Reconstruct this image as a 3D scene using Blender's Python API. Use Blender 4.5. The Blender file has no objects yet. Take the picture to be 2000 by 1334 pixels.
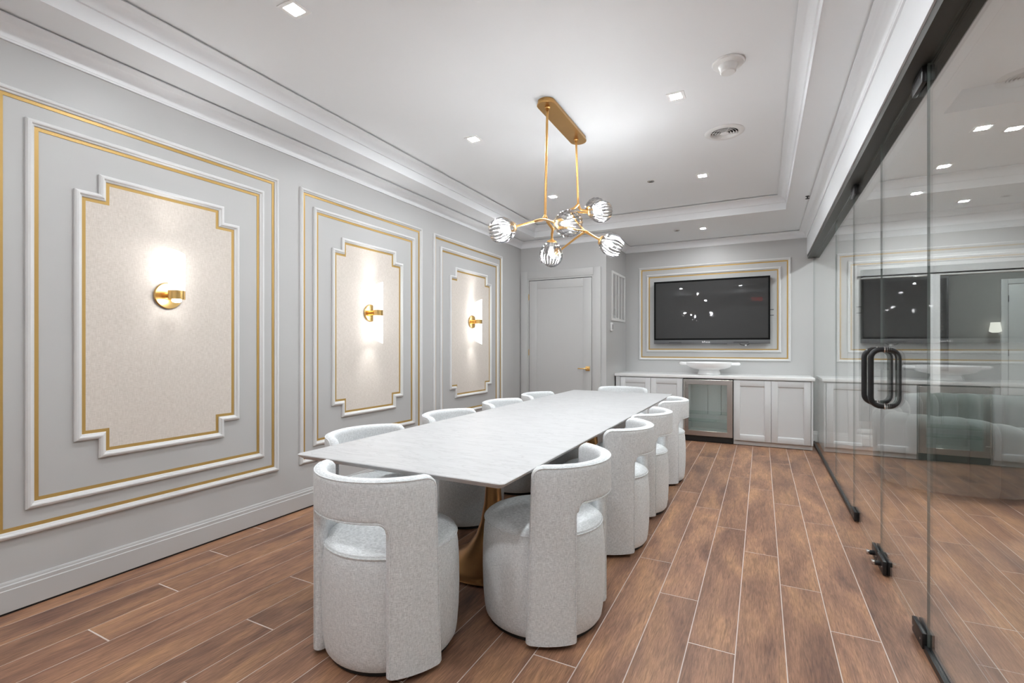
import bpy, bmesh, math, random
from mathutils import Vector, Matrix
random.seed(7)
scn = bpy.context.scene
COL = scn.collection
PI = math.pi

# ------------------------------------------------------------------ camera, world, exposure
cam = bpy.data.cameras.new('camera')
cam.sensor_width = 36.0
cam.lens = 17.01
cam.shift_y = 0.005
cam.clip_start = 0.05
cam_o = bpy.data.objects.new('camera', cam)
cam_o.location = (0, 0, 1.30)
cam_o.rotation_euler = (PI/2, 0, math.radians(27.264))
COL.objects.link(cam_o)
scn.camera = cam_o
world = bpy.data.worlds.new('world')
scn.world = world
world.use_nodes = True
world.node_tree.nodes['Background'].inputs[0].default_value = (0.05, 0.05, 0.055, 1)
world.node_tree.nodes['Background'].inputs[1].default_value = 0.1
vs = scn.view_settings
vs.view_transform = 'Standard'
vs.look = 'None'
vs.exposure = 1.50
vs.gamma = 1.0
vs.use_curve_mapping = False
# lamp strengths (radiance of the glowing surfaces)
S_DOWN = 345.0      # square ceiling downlights
S_LOBBY = 560.0     # lobby downlights
S_BULB = 95.0      # chandelier bulbs
S_TUBE = 2.1        # sconce tubes
scn.cycles.diffuse_bounces = 4
scn.cycles.caustics_reflective = False
scn.cycles.caustics_refractive = False
scn.cycles.adaptive_threshold = 0.035
scn.cycles.max_bounces = 10
scn.cycles.transparent_max_bounces = 16
scn.cycles.glossy_bounces = 4

# ------------------------------------------------------------------ materials
MATS = {}
def newmat(name):
    m = bpy.data.materials.new(name)
    m.use_nodes = True
    nt = m.node_tree
    nt.nodes.clear()
    out = nt.nodes.new('ShaderNodeOutputMaterial')
    MATS[name] = m
    return m, nt, out
def N(nt, typ, **kw):
    n = nt.nodes.new(typ)
    for k, v in kw.items():
        setattr(n, k, v)
    return n
def pbr(name, col, rough=0.5, metal=0.0, spec=0.5, noise=None, bump=None, sheen=0.0, coat=0.0):
    """Principled material; noise=(scale, amount) varies colour; bump=(scale, strength)"""
    m, nt, out = newmat(name)
    b = N(nt, 'ShaderNodeBsdfPrincipled')
    b.inputs['Base Color'].default_value = (*col, 1)
    b.inputs['Roughness'].default_value = rough
    b.inputs['Metallic'].default_value = metal
    b.inputs['Specular IOR Level'].default_value = spec
    b.inputs['Sheen Weight'].default_value = sheen
    b.inputs['Coat Weight'].default_value = coat
    nt.links.new(b.outputs[0], out.inputs[0])
    if noise or bump:
        tc = N(nt, 'ShaderNodeTexCoord')
    if noise:
        nz = N(nt, 'ShaderNodeTexNoise')
        nz.inputs['Scale'].default_value = noise[0]
        nz.inputs['Detail'].default_value = 5
        nt.links.new(tc.outputs['Object'], nz.inputs['Vector'])
        mx = N(nt, 'ShaderNodeMix', data_type='RGBA')
        a = noise[1]
        mx.inputs[6].default_value = (*[max(0, c*(1-a)) for c in col], 1)
        mx.inputs[7].default_value = (*[min(1, c*(1+a)) for c in col], 1)
        nt.links.new(nz.outputs['Fac'], mx.inputs[0])
        nt.links.new(mx.outputs[2], b.inputs['Base Color'])
    if bump:
        nb = N(nt, 'ShaderNodeTexNoise')
        nb.inputs['Scale'].default_value = bump[0]
        nb.inputs['Detail'].default_value = 3
        nt.links.new(tc.outputs['Object'], nb.inputs['Vector'])
        bp = N(nt, 'ShaderNodeBump')
        bp.inputs['Strength'].default_value = bump[1]
        bp.inputs['Distance'].default_value = 0.002
        nt.links.new(nb.outputs['Fac'], bp.inputs['Height'])
        nt.links.new(bp.outputs[0], b.inputs['Normal'])
    return m
def emit(name, col, s):
    m, nt, out = newmat(name)
    e = N(nt, 'ShaderNodeEmission')
    e.inputs[0].default_value = (*col, 1)
    e.inputs[1].default_value = s
    nt.links.new(e.outputs[0], out.inputs[0])
    return m
def thin_glass(name, tint, ior=1.5, rough=0.0, boost=1.0):
    """clear sheet glass: straight transmission plus Fresnel reflection at either face"""
    m, nt, out = newmat(name)
    geo = N(nt, 'ShaderNodeNewGeometry')
    mi = N(nt, 'ShaderNodeMix', data_type='FLOAT')
    mi.inputs[2].default_value = ior
    mi.inputs[3].default_value = 1.0/ior
    nt.links.new(geo.outputs['Backfacing'], mi.inputs[0])
    fr = N(nt, 'ShaderNodeFresnel')
    nt.links.new(mi.outputs[0], fr.inputs['IOR'])
    fac = fr.outputs[0]
    if boost != 1.0:
        mu = N(nt, 'ShaderNodeMath', operation='MULTIPLY', use_clamp=True)
        mu.inputs[1].default_value = boost
        nt.links.new(fac, mu.inputs[0])
        fac = mu.outputs[0]
    tr = N(nt, 'ShaderNodeBsdfTransparent')
    tr.inputs[0].default_value = (*tint, 1)
    gl = N(nt, 'ShaderNodeBsdfGlossy')
    gl.inputs['Roughness'].default_value = rough
    gl.inputs['Color'].default_value = (1, 1, 1, 1)
    ms = N(nt, 'ShaderNodeMixShader')
    nt.links.new(fac, ms.inputs[0])
    nt.links.new(tr.outputs[0], ms.inputs[1])
    nt.links.new(gl.outputs[0], ms.inputs[2])
    nt.links.new(ms.outputs[0], out.inputs[0])
    return m
def fluted_glass(name):
    m = thin_glass(name, (0.95, 0.95, 0.95), ior=1.5, rough=0.0, boost=1.1)
    nt = m.node_tree
    tr = [n for n in nt.nodes if n.type == 'BSDF_TRANSPARENT'][0]
    lw = N(nt, 'ShaderNodeLayerWeight')
    lw.inputs[0].default_value = 0.5
    rp = N(nt, 'ShaderNodeValToRGB')
    rp.color_ramp.elements[0].position = 0.25
    rp.color_ramp.elements[0].color = (0.97, 0.97, 0.97, 1)
    rp.color_ramp.elements[1].position = 0.95
    rp.color_ramp.elements[1].color = (0.42, 0.42, 0.43, 1)
    nt.links.new(lw.outputs['Facing'], rp.inputs[0])
    nt.links.new(rp.outputs[0], tr.inputs[0])
    return m
def linen(name, c0, c1, fine=620.0, bump=0.25, rough=0.95):
    m, nt, out = newmat(name)
    b = N(nt, 'ShaderNodeBsdfPrincipled')
    b.inputs['Roughness'].default_value = rough
    b.inputs['Specular IOR Level'].default_value = 0.15
    b.inputs['Sheen Weight'].default_value = 0.15
    tc = N(nt, 'ShaderNodeTexCoord')
    ns = []
    for sc in ((fine*0.12, fine*0.12, fine), (fine, fine, fine*0.10)):
        mp = N(nt, 'ShaderNodeMapping')
        mp.inputs['Scale'].default_value = sc
        nt.links.new(tc.outputs['Object'], mp.inputs['Vector'])
        nz = N(nt, 'ShaderNodeTexNoise')
        nz.inputs['Scale'].default_value = 1.0
        nz.inputs['Detail'].default_value = 2
        nt.links.new(mp.outputs[0], nz.inputs['Vector'])
        ns.append(nz)
    ad = N(nt, 'ShaderNodeMath', operation='ADD')
    nt.links.new(ns[0].outputs['Fac'], ad.inputs[0])
    nt.links.new(ns[1].outputs['Fac'], ad.inputs[1])
    mr = N(nt, 'ShaderNodeMapRange')
    mr.inputs[1].default_value = 0.72
    mr.inputs[2].default_value = 1.28
    nt.links.new(ad.outputs[0], mr.inputs[0])
    mx = N(nt, 'ShaderNodeMix', data_type='RGBA')
    mx.inputs[6].default_value = (*c0, 1)
    mx.inputs[7].default_value = (*c1, 1)
    nt.links.new(mr.outputs[0], mx.inputs[0])
    nt.links.new(mx.outputs[2], b.inputs['Base Color'])
    bp = N(nt, 'ShaderNodeBump')
    bp.inputs['Strength'].default_value = bump
    bp.inputs['Distance'].default_value = 0.0015
    nt.links.new(ad.outputs[0], bp.inputs['Height'])
    nt.links.new(bp.outputs[0], b.inputs['Normal'])
    nt.links.new(b.outputs[0], out.inputs[0])
    return m
def wood_plank(name):
    m, nt, out = newmat(name)
    b = N(nt, 'ShaderNodeBsdfPrincipled')
    tc = N(nt, 'ShaderNodeTexCoord')
    oi = N(nt, 'ShaderNodeObjectInfo')
    sc = N(nt, 'ShaderNodeVectorMath', operation='SCALE')
    cb = N(nt, 'ShaderNodeCombineXYZ')
    nt.links.new(oi.outputs['Random'], cb.inputs[0])
    nt.links.new(oi.outputs['Random'], cb.inputs[1])
    nt.links.new(cb.outputs[0], sc.inputs[0])
    sc.inputs['Scale'].default_value = 37.0
    ad = N(nt, 'ShaderNodeVectorMath', operation='ADD')
    nt.links.new(tc.outputs['Object'], ad.inputs[0])
    nt.links.new(sc.outputs[0], ad.inputs[1])
    # broad cloudy tone, figure, fine grain
    def noise(scale, detail, dist=0.0, rough=0.5):
        mp = N(nt, 'ShaderNodeMapping')
        mp.inputs['Scale'].default_value = scale
        nt.links.new(ad.outputs[0], mp.inputs['Vector'])
        n = N(nt, 'ShaderNodeTexNoise')
        n.inputs['Scale'].default_value = 1.0
        n.inputs['Detail'].default_value = detail
        n.inputs['Roughness'].default_value = rough
        n.inputs['Distortion'].default_value = dist
        nt.links.new(mp.outputs[0], n.inputs['Vector'])
        return n
    n1 = noise((6, 1.6, 1), 3, 0.6)
    n2 = noise((48, 4.2, 1), 5, 1.8, 0.62)
    n3 = noise((360, 15, 1), 3, 0.6, 0.6)
    r1 = N(nt, 'ShaderNodeValToRGB')
    r1.color_ramp.elements[0].position = 0.28
    r1.color_ramp.elements[0].color = (0.155, 0.077, 0.053, 1)
    r1.color_ramp.elements[1].position = 0.78
    r1.color_ramp.elements[1].color = (0.470, 0.252, 0.130, 1)
    e = r1.color_ramp.elements.new(0.52)
    e.color = (0.315, 0.163, 0.098, 1)
    nt.links.new(n1.outputs['Fac'], r1.inputs[0])
    m1 = N(nt, 'ShaderNodeMix', data_type='RGBA', blend_type='MULTIPLY')
    m1.inputs[0].default_value = 1.0
    g = N(nt, 'ShaderNodeMapRange')
    g.inputs[1].default_value = 0.30
    g.inputs[2].default_value = 0.62
    g.inputs[3].default_value = 0.66
    g.inputs[4].default_value = 1.14
    nt.links.new(n2.outputs['Fac'], g.inputs[0])
    nt.links.new(r1.outputs[0], m1.inputs[6])
    nt.links.new(g.outputs[0], m1.inputs[7])
    m2 = N(nt, 'ShaderNodeMix', data_type='RGBA', blend_type='MULTIPLY')
    m2.inputs[0].default_value = 1.0
    g2 = N(nt, 'ShaderNodeMapRange')
    g2.inputs[1].default_value = 0.30
    g2.inputs[2].default_value = 0.65
    g2.inputs[3].default_value = 0.62
    g2.inputs[4].default_value = 1.18
    nt.links.new(n3.outputs['Fac'], g2.inputs[0])
    nt.links.new(m1.outputs[2], m2.inputs[6])
    nt.links.new(g2.outputs[0], m2.inputs[7])
    # tone of each plank
    hv = N(nt, 'ShaderNodeHueSaturation')
    v = N(nt, 'ShaderNodeMapRange')
    v.inputs[3].default_value = 0.88
    v.inputs[4].default_value = 1.14
    nt.links.new(oi.outputs['Random'], v.inputs[0])
    nt.links.new(v.outputs[0], hv.inputs['Value'])
    nt.links.new(m2.outputs[2], hv.inputs['Color'])
    nt.links.new(hv.outputs[0], b.inputs['Base Color'])
    b.inputs['Roughness'].default_value = 0.42
    b.inputs['Specular IOR Level'].default_value = 0.45
    bp = N(nt, 'ShaderNodeBump')
    bp.inputs['Strength'].default_value = 0.25
    bp.inputs['Distance'].default_value = 0.001
    nt.links.new(n3.outputs['Fac'], bp.inputs['Height'])
    nt.links.new(bp.outputs[0], b.inputs['Normal'])
    nt.links.new(b.outputs[0], out.inputs[0])
    return m
def marble(name):
    m, nt, out = newmat(name)
    b = N(nt, 'ShaderNodeBsdfPrincipled')
    tc = N(nt, 'ShaderNodeTexCoord')
    def noise(scale, detail, dist, rough=0.55):
        mp = N(nt, 'ShaderNodeMapping')
        mp.inputs['Scale'].default_value = scale
        mp.inputs['Rotation'].default_value = (0, 0, 0.10)
        nt.links.new(tc.outputs['Object'], mp.inputs['Vector'])
        n = N(nt, 'ShaderNodeTexNoise')
        n.inputs['Scale'].default_value = 1.0
        n.inputs['Detail'].default_value = detail
        n.inputs['Distortion'].default_value = dist
        n.inputs['Roughness'].default_value = rough
        nt.links.new(mp.outputs[0], n.inputs['Vector'])
        return n
    n1 = noise((3.0, 14.0, 3), 7, 1.4)
    n2 = noise((5, 45, 5), 5, 0.8, 0.6)
    sub = N(nt, 'ShaderNodeMath', operation='SUBTRACT')
    nt.links.new(n1.outputs['Fac'], sub.inputs[0])
    sub.inputs[1].default_value = 0.5
    ab = N(nt, 'ShaderNodeMath', operation='ABSOLUTE')
    nt.links.new(sub.outputs[0], ab.inputs[0])
    vr = N(nt, 'ShaderNodeMapRange')
    vr.inputs[1].default_value = 0.0
    vr.inputs[2].default_value = 0.035
    vr.inputs[3].default_value = 0.86
    vr.inputs[4].default_value = 1.0
    nt.links.new(ab.outputs[0], vr.inputs[0])
    r2 = N(nt, 'ShaderNodeMapRange')
    r2.inputs[1].default_value = 0.3
    r2.inputs[2].default_value = 0.7
    r2.inputs[3].default_value = 0.90
    r2.inputs[4].default_value = 1.0
    nt.links.new(n2.outputs['Fac'], r2.inputs[0])
    mu = N(nt, 'ShaderNodeMath', operation='MULTIPLY')
    nt.links.new(vr.outputs[0], mu.inputs[0])
    nt.links.new(r2.outputs[0], mu.inputs[1])
    mx = N(nt, 'ShaderNodeMix', data_type='RGBA', blend_type='MULTIPLY')
    mx.inputs[0].default_value = 1.0
    mx.inputs[6].default_value = (0.55, 0.55, 0.553, 1)
    nt.links.new(mu.outputs[0], mx.inputs[7])
    nt.links.new(mx.outputs[2], b.inputs['Base Color'])
    b.inputs['Roughness'].default_value = 0.46
    nt.links.new(b.outputs[0], out.inputs[0])
    return m
def screen_mat(name):
    m, nt, out = newmat(name)
    a = N(nt, 'ShaderNodeBsdfPrincipled')
    a.inputs['Base Color'].default_value = (0.018, 0.018, 0.018, 1)
    a.inputs['Roughness'].default_value = 0.015
    c = N(nt, 'ShaderNodeBsdfPrincipled')
    c.inputs['Base Color'].default_value = (0.03, 0.03, 0.03, 1)
    c.inputs['Roughness'].default_value = 0.38
    ms = N(nt, 'ShaderNodeMixShader')
    ms.inputs[0].default_value = 0.55
    nt.links.new(a.outputs[0], ms.inputs[1])
    nt.links.new(c.outputs[0], ms.inputs[2])
    nt.links.new(ms.outputs[0], out.inputs[0])
    return m

WALLC = (0.508, 0.506, 0.500)
pbr('white_wall_paint', (0.80, 0.80, 0.80), 0.6)  # for the unseen rear and lobby walls, white chosen to bounce more light
pbr('wall_paint', WALLC, 0.42, spec=0.4, bump=(60, 0.03))
pbr('ceiling_paint', (0.87, 0.89, 0.905), 0.6, spec=0.3)
pbr('trim_paint', (0.66, 0.66, 0.655), 0.38, spec=0.4)
pbr('crown_paint', (0.83, 0.845, 0.86), 0.35, spec=0.45)
pbr('panel_trim', (0.70, 0.70, 0.695), 0.35, spec=0.45)
pbr('cabinet_paint', (0.62, 0.625, 0.63), 0.38, spec=0.45)
pbr('toe_paint', (0.62, 0.62, 0.615), 0.45)
pbr('gold_paint', (0.50, 0.32, 0.10), 0.42, metal=0.35)
pbr('brass', (0.62, 0.36, 0.13), 0.30, metal=1.0, noise=(9, 0.10))
pbr('brass_bright', (0.80, 0.52, 0.20), 0.25, metal=1.0)
pbr('bronze_pedestal', (0.44, 0.24, 0.10), 0.33, metal=1.0, noise=(6, 0.18))
pbr('steel', (0.50, 0.47, 0.45), 0.30, metal=1.0)
pbr('steel_handle', (0.72, 0.70, 0.68), 0.25, metal=1.0)
pbr('black_metal', (0.016, 0.016, 0.017), 0.38, metal=0.3)
pbr('header_metal', (0.055, 0.055, 0.05), 0.42, metal=0.5)
pbr('black_plastic', (0.012, 0.012, 0.012), 0.5)
pbr('tv_bezel', (0.004, 0.004, 0.004), 0.5, spec=0.1)
pbr('tv_bar', (0.105, 0.105, 0.11), 0.5)
pbr('tv_grille', (0.06, 0.06, 0.063), 0.7)
pbr('white_plastic', (0.80, 0.80, 0.79), 0.4)
pbr('white_gloss', (0.93, 0.93, 0.93), 0.3)
pbr('glass_edge', (0.16, 0.19, 0.18), 0.2)
pbr('vent_slat', (0.66, 0.66, 0.66), 0.5)
pbr('dark_void', (0.02, 0.02, 0.02), 0.9)
pbr('quartz', (0.80, 0.795, 0.79), 0.25, noise=(5, 0.03))
pbr('grout', (0.62, 0.53, 0.48), 0.85)
pbr('shadow_gap', (0.02, 0.018, 0.016), 0.9)
pbr('fridge_liner', (0.62, 0.64, 0.63), 0.4)
pbr('chrome', (0.75, 0.75, 0.75), 0.12, metal=1.0)
pbr('velvet', (0.055, 0.070, 0.063), 0.8, sheen=0.25, noise=(5, 0.12))
pbr('dark_panel', (0.05, 0.05, 0.052), 0.4)
pbr('hall_paint', (0.30, 0.295, 0.28), 0.6)
linen('chair_linen', (0.55, 0.567, 0.575), (0.88, 0.90, 0.91))
linen('panel_linen', (0.60, 0.54, 0.48), (0.73, 0.67, 0.61), fine=330, bump=0.15, rough=0.8)
wood_plank('wood_plank')
marble('marble')
screen_mat('tv_screen')
thin_glass('partition_glass', (0.955, 0.975, 0.965))
thin_glass('window_glass', (0.93, 0.95, 0.94))
fluted_glass('shade_glass')
thin_glass('shelf_glass', (0.82, 0.88, 0.86))
thin_glass('fridge_glass', (0.91, 0.925, 0.92))
emit('downlight_glow', (0.935, 0.972, 1.0), S_DOWN)
emit('lobby_glow', (0.935, 0.972, 1.0), S_LOBBY)
emit('bulb_glow', (0.96, 0.98, 1.0), S_BULB)
emit('tube_glow', (0.99, 0.985, 0.98), S_TUBE)
emit('tube_end_glow', (0.99, 0.985, 0.98), 60.0)
emit('open_bulb_glow', (0.99, 0.985, 0.98), 14.0)
emit('spot_glow', (0.95, 0.975, 1.0), S_DOWN*0.95)
emit('hall_glow', (1, 0.95, 0.88), 0.5)
emit('exit_red', (1, 0.05, 0.03), 4.0)
emit('fridge_led', (1, 0.99, 0.97), 11.0)

# ------------------------------------------------------------------ geometry helpers
def mesh_obj(name, bm, mat, parent=None, smooth=None, loc=None):
    me = bpy.data.meshes.new(name)
    bmesh.ops.recalc_face_normals(bm, faces=bm.faces)
    bm.to_mesh(me)
    bm.free()
    me.materials.append(MATS[mat])
    if smooth is not None:
        for p in me.polygons:
            p.use_smooth = True
        me.set_sharp_from_angle(angle=math.radians(smooth))
    o = bpy.data.objects.new(name, me)
    COL.objects.link(o)
    if parent:
        o.parent = parent
    if loc:
        o.location = loc
    return o
def empty(name, loc=(0, 0, 0), rz=0.0):
    o = bpy.data.objects.new(name, None)
    o.empty_display_size = 0.1
    o.location = loc
    o.rotation_euler = (0, 0, rz)
    COL.objects.link(o)
    return o
def tag(o, label=None, cat=None, group=None, kind=None):
    if label: o['label'] = label
    if cat: o['category'] = cat
    if group: o['group'] = group
    if kind: o['kind'] = kind
    return o
def struct(o, label=None):
    o['kind'] = 'structure'
    if label: o['label'] = label
    return o
def add_box(bm, x0, x1, y0, y1, z0, z1, bevel=0.0, seg=2):
    r = bmesh.ops.create_cube(bm, size=1.0)
    vs_ = r['verts']
    for v in vs_:
        v.co = Vector((x0+(v.co.x+.5)*(x1-x0), y0+(v.co.y+.5)*(y1-y0), z0+(v.co.z+.5)*(z1-z0)))
    if bevel > 0:
        es = list({e for v in vs_ for e in v.link_edges})
        bmesh.ops.bevel(bm, geom=es, offset=bevel, segments=seg, affect='EDGES', profile=0.5)
def box(name, x0, x1, y0, y1, z0, z1, mat, parent=None, bevel=0.0, seg=2):
    bm = bmesh.new()
    add_box(bm, x0, x1, y0, y1, z0, z1, bevel, seg)
    return mesh_obj(name, bm, mat, parent, smooth=40 if bevel else None)
def boxes(name, lst, mat, parent=None, bevel=0.0):
    bm = bmesh.new()
    for b in lst:
        add_box(bm, *b, bevel)
    return mesh_obj(name, bm, mat, parent, smooth=40 if bevel else None)
def add_lathe(bm, prof, seg=48, M=None, flute=None, cap0=True, cap1=True):
    """prof: [(r, z)]; flute: function(phi, i) -> radius factor"""
    rings = []
    for i, (r, z) in enumerate(prof):
        ring = []
        for k in range(seg):
            a = 2*PI*k/seg
            rr = r*(flute(a, i) if flute else 1.0)
            co = Vector((rr*math.cos(a), rr*math.sin(a), z))
            ring.append(bm.verts.new(M @ co if M else co))
        rings.append(ring)
    for i in range(len(rings)-1):
        for k in range(seg):
            k2 = (k+1) % seg
            bm.faces.new((rings[i][k], rings[i][k2], rings[i+1][k2], rings[i+1][k]))
    if cap0: bm.faces.new(list(reversed(rings[0])))
    if cap1: bm.faces.new(rings[-1])
def lathe(name, prof, mat, parent=None, seg=48, M=None, smooth=35, flute=None, cap0=True, cap1=True):
    bm = bmesh.new()
    add_lathe(bm, prof, seg, M, flute, cap0, cap1)
    return mesh_obj(name, bm, mat, parent, smooth=smooth)
def add_tube(bm, pts, rads, seg=10, closed=False):
    pts = [Vector(p) for p in pts]
    n = len(pts)
    if not hasattr(rads, '__len__'):
        rads = [rads]*n
    rings = []
    prev = None
    for i in range(n):
        if closed:
            t = (pts[(i+1) % n]-pts[i-1]).normalized()
        elif i == 0:
            t = (pts[1]-pts[0]).normalized()
        elif i == n-1:
            t = (pts[-1]-pts[-2]).normalized()
        else:
            t = (pts[i+1]-pts[i-1]).normalized()
        if prev is None:
            ref = Vector((0, 0, 1)) if abs(t.z) < 0.9 else Vector((1, 0, 0))
            u = t.cross(ref).normalized()
        else:
            u = (prev - t*prev.dot(t)).normalized()
        prev = u
        w = t.cross(u)
        rings.append([bm.verts.new(pts[i]+rads[i]*(math.cos(2*PI*k/seg)*u+math.sin(2*PI*k/seg)*w)) for k in range(seg)])
    m = n if closed else n-1
    for i in range(m):
        a, b = rings[i], rings[(i+1) % n]
        for k in range(seg):
            k2 = (k+1) % seg
            bm.faces.new((a[k], a[k2], b[k2], b[k]))
    if not closed:
        bm.faces.new(list(reversed(rings[0])))
        bm.faces.new(rings[-1])
def tube(name, pts, rads, mat, parent=None, seg=10, closed=False):
    bm = bmesh.new()
    add_tube(bm, pts, rads, seg, closed)
    return mesh_obj(name, bm, mat, parent, smooth=50)
def smooth_path(pts, n=8):
    """Catmull-Rom through the points"""
    P_ = [Vector(p) for p in pts]
    P_ = [P_[0]*2-P_[1]] + P_ + [P_[-1]*2-P_[-2]]
    out = []
    for i in range(1, len(P_)-2):
        for k in range(n):
            t = k/n
            a, b, c, d = P_[i-1], P_[i], P_[i+1], P_[i+2]
            out.append(0.5*((2*b)+(c-a)*t+(2*a-5*b+4*c-d)*t*t+(3*b-a-3*c+d)*t**3))
    out.append(P_[-2])
    return out
def sweep_poly(poly, prof, place, closed_prof=True):
    """Mitred sweep round a closed right-angled polygon. poly [(a,b)], prof [(offset inward, height)], place(a,b,h)->xyz"""
    n = len(poly)
    area = sum(poly[i][0]*poly[(i+1) % n][1]-poly[(i+1) % n][0]*poly[i][1] for i in range(n))
    s = 1 if area > 0 else -1
    nrm = []
    for i in range(n):
        dx, dy = poly[(i+1) % n][0]-poly[i][0], poly[(i+1) % n][1]-poly[i][1]
        L = math.hypot(dx, dy)
        nrm.append((-dy/L*s, dx/L*s))
    bm = bmesh.new()
    rings = []
    for (o, h) in prof:
        ring = []
        for i in range(n):
            n0, n1 = nrm[i-1], nrm[i]
            ring.append(bm.verts.new(place(poly[i][0]+o*(n0[0]+n1[0]), poly[i][1]+o*(n0[1]+n1[1]), h)))
        rings.append(ring)
    m = len(rings)
    for j in range(m if closed_prof else m-1):
        a, b = rings[j], rings[(j+1) % m]
        for i in range(n):
            i2 = (i+1) % n
            bm.faces.new((a[i], a[i2], b[i2], b[i]))
    return bm
def extrude_prof(name, prof, axis, t0, t1, place, mat, parent=None, smooth=30):
    bm = bmesh.new()
    a = [bm.verts.new(place(p[0], p[1], t0)) for p in prof]
    b = [bm.verts.new(place(p[0], p[1], t1)) for p in prof]
    n = len(prof)
    for i in range(n):
        bm.faces.new((a[i], a[(i+1) % n], b[(i+1) % n], b[i]))
    bm.faces.new(a); bm.faces.new(list(reversed(b)))
    return mesh_obj(name, bm, mat, parent, smooth=smooth)
def copy_tree(o, parent=None):
    c = o.copy()
    COL.objects.link(c)
    if parent: c.parent = parent
    for ch in list(o.children):
        copy_tree(ch, c)
    return c
def text_mesh(name, body, size, mat, parent, M, depth=0.001, align='CENTER'):
    cu = bpy.data.curves.new(name, 'FONT')
    cu.body = body
    cu.size = size
    cu.extrude = depth
    cu.align_x = align
    cu.align_y = 'CENTER'
    tmp = bpy.data.objects.new(name+'_tmp', cu)
    COL.objects.link(tmp)
    bpy.context.view_layer.update()
    me = bpy.data.meshes.new_from_object(tmp)
    COL.objects.unlink(tmp)
    bpy.data.objects.remove(tmp)
    me.transform(M)
    me.materials.clear()
    me.materials.append(MATS[mat])
    o = bpy.data.objects.new(name, me)
    COL.objects.link(o)
    o.parent = parent
    return o

# ------------------------------------------------------------------ the place: main dimensions
XL, XG, XW = -3.262, 0.632, 0.552          # left wall, glass plane, face of the wall over the glass
YC, YB, YR = 6.62, 7.71, -1.25             # closet front, back wall, wall behind the camera
XB = -1.929                                # side of the closet
ZC, ZT = 2.884, 3.047                      # lower ceiling, tray ceiling
XE = 4.4                                   # far side of the lobby
TX0, TX1, TY0, TY1 = -2.934, 0.255, -0.45, 6.40

# ------------------------------------------------------------------ floor
floor = struct(box('floor', XL-0.2, XE+0.1, YR-0.1, YB+0.1, -0.15, -0.0010, 'grout'))
PW, PL, GAP = 0.1895, 1.55, 0.0042
pm = {}
def plank(x0, x1, y0, y1):
    key = (round(x1-x0, 4), round(y1-y0, 4))
    if key not in pm:
        bm = bmesh.new()
        add_box(bm, 0, x1-x0, 0, y1-y0, -0.004, 0.0)
        me = bpy.data.meshes.new('plank')
        es = [e for e in bm.edges if all(abs(v.co.z) < 1e-6 for v in e.verts)]
        bmesh.ops.bevel(bm, geom=es, offset=0.0006, segments=1, affect='EDGES')
        bm.to_mesh(me); bm.free()
        me.materials.append(MATS['wood_plank'])
        pm[key] = me
    o = bpy.data.objects.new('plank', pm[key])
    o.location = (x0, y0, 0)
    COL.objects.link(o)
    o.parent = floor
k = -17
while True:
    x0 = -0.098+PW*k
    x1 = x0+PW
    k += 1
    if x0 > XE: break
    x0c, x1c = max(x0, XL), min(x1, XE)
    if x1c-x0c < 0.01: continue
    j = 3.41-0.3875*(k-1)
    while j > YR: j -= PL
    while j < YB:
        y0c, y1c = max(j, YR), min(j+PL, YB)
        if y1c-y0c > 0.02:
            plank(x0c+GAP/2, x1c-GAP/2, y0c+GAP*0.8, y1c-GAP*0.8)
        j += PL

# ------------------------------------------------------------------ walls
struct(box('wall_left', XL-0.12, XL, YR-0.12, YC+0.12, 0, 3.2, 'wall_paint'))
struct(box('wall_closet_front', XL, XB, YC, YC+0.12, 0, 3.1, 'wall_paint'))
struct(box('wall_closet_side', XB-0.12, XB, YC+0.12, YB, 0, 3.1, 'wall_paint'))
WX0, WX1, WZ0, WZ1 = 1.10, 3.30, 0.19, 2.20        # lobby window opening
struct(boxes('wall_back', [(XB-0.12, WX0, YB, YB+0.12, 0, 3.2), (WX1, XE+0.12, YB, YB+0.12, 0, 3.2),
                           (WX0, WX1, YB, YB+0.12, 0, WZ0), (WX0, WX1, YB, YB+0.12, WZ1, 3.2)], 'wall_paint'))
struct(box('wall_rear', XL, XE+0.12, YR-0.12, YR, 0, 3.2, 'white_wall_paint'))
struct(box('wall_lobby', XE, XE+0.12, YR, YB, 0, 3.2, 'white_wall_paint'))
struct(box('wall_right', XW, 0.712, YR, YB, 2.546, 3.2, 'crown_paint'))

# ceilings
struct(boxes('ceiling', [(XL, TX0, YR, YB, ZC, 3.3), (TX1, XW, YR, YB, ZC, 3.3),
                         (TX0, TX1, YR, TY0, ZC, 3.3), (TX0, TX1, TY1, YB, ZC, 3.3),
                         (TX0, TX1, TY0, TY1, ZT, 3.3)], 'ceiling_paint'))
LX0, LY1, LZ = 1.147, 4.455, 2.95
struct(boxes('ceiling_lobby', [(0.712, XE, LY1, YB, LZ, 3.3), (0.712, LX0, YR, LY1, LZ, 3.3), (LX0, XE, YR, LY1, 3.10, 3.3)], 'ceiling_paint'))

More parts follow.
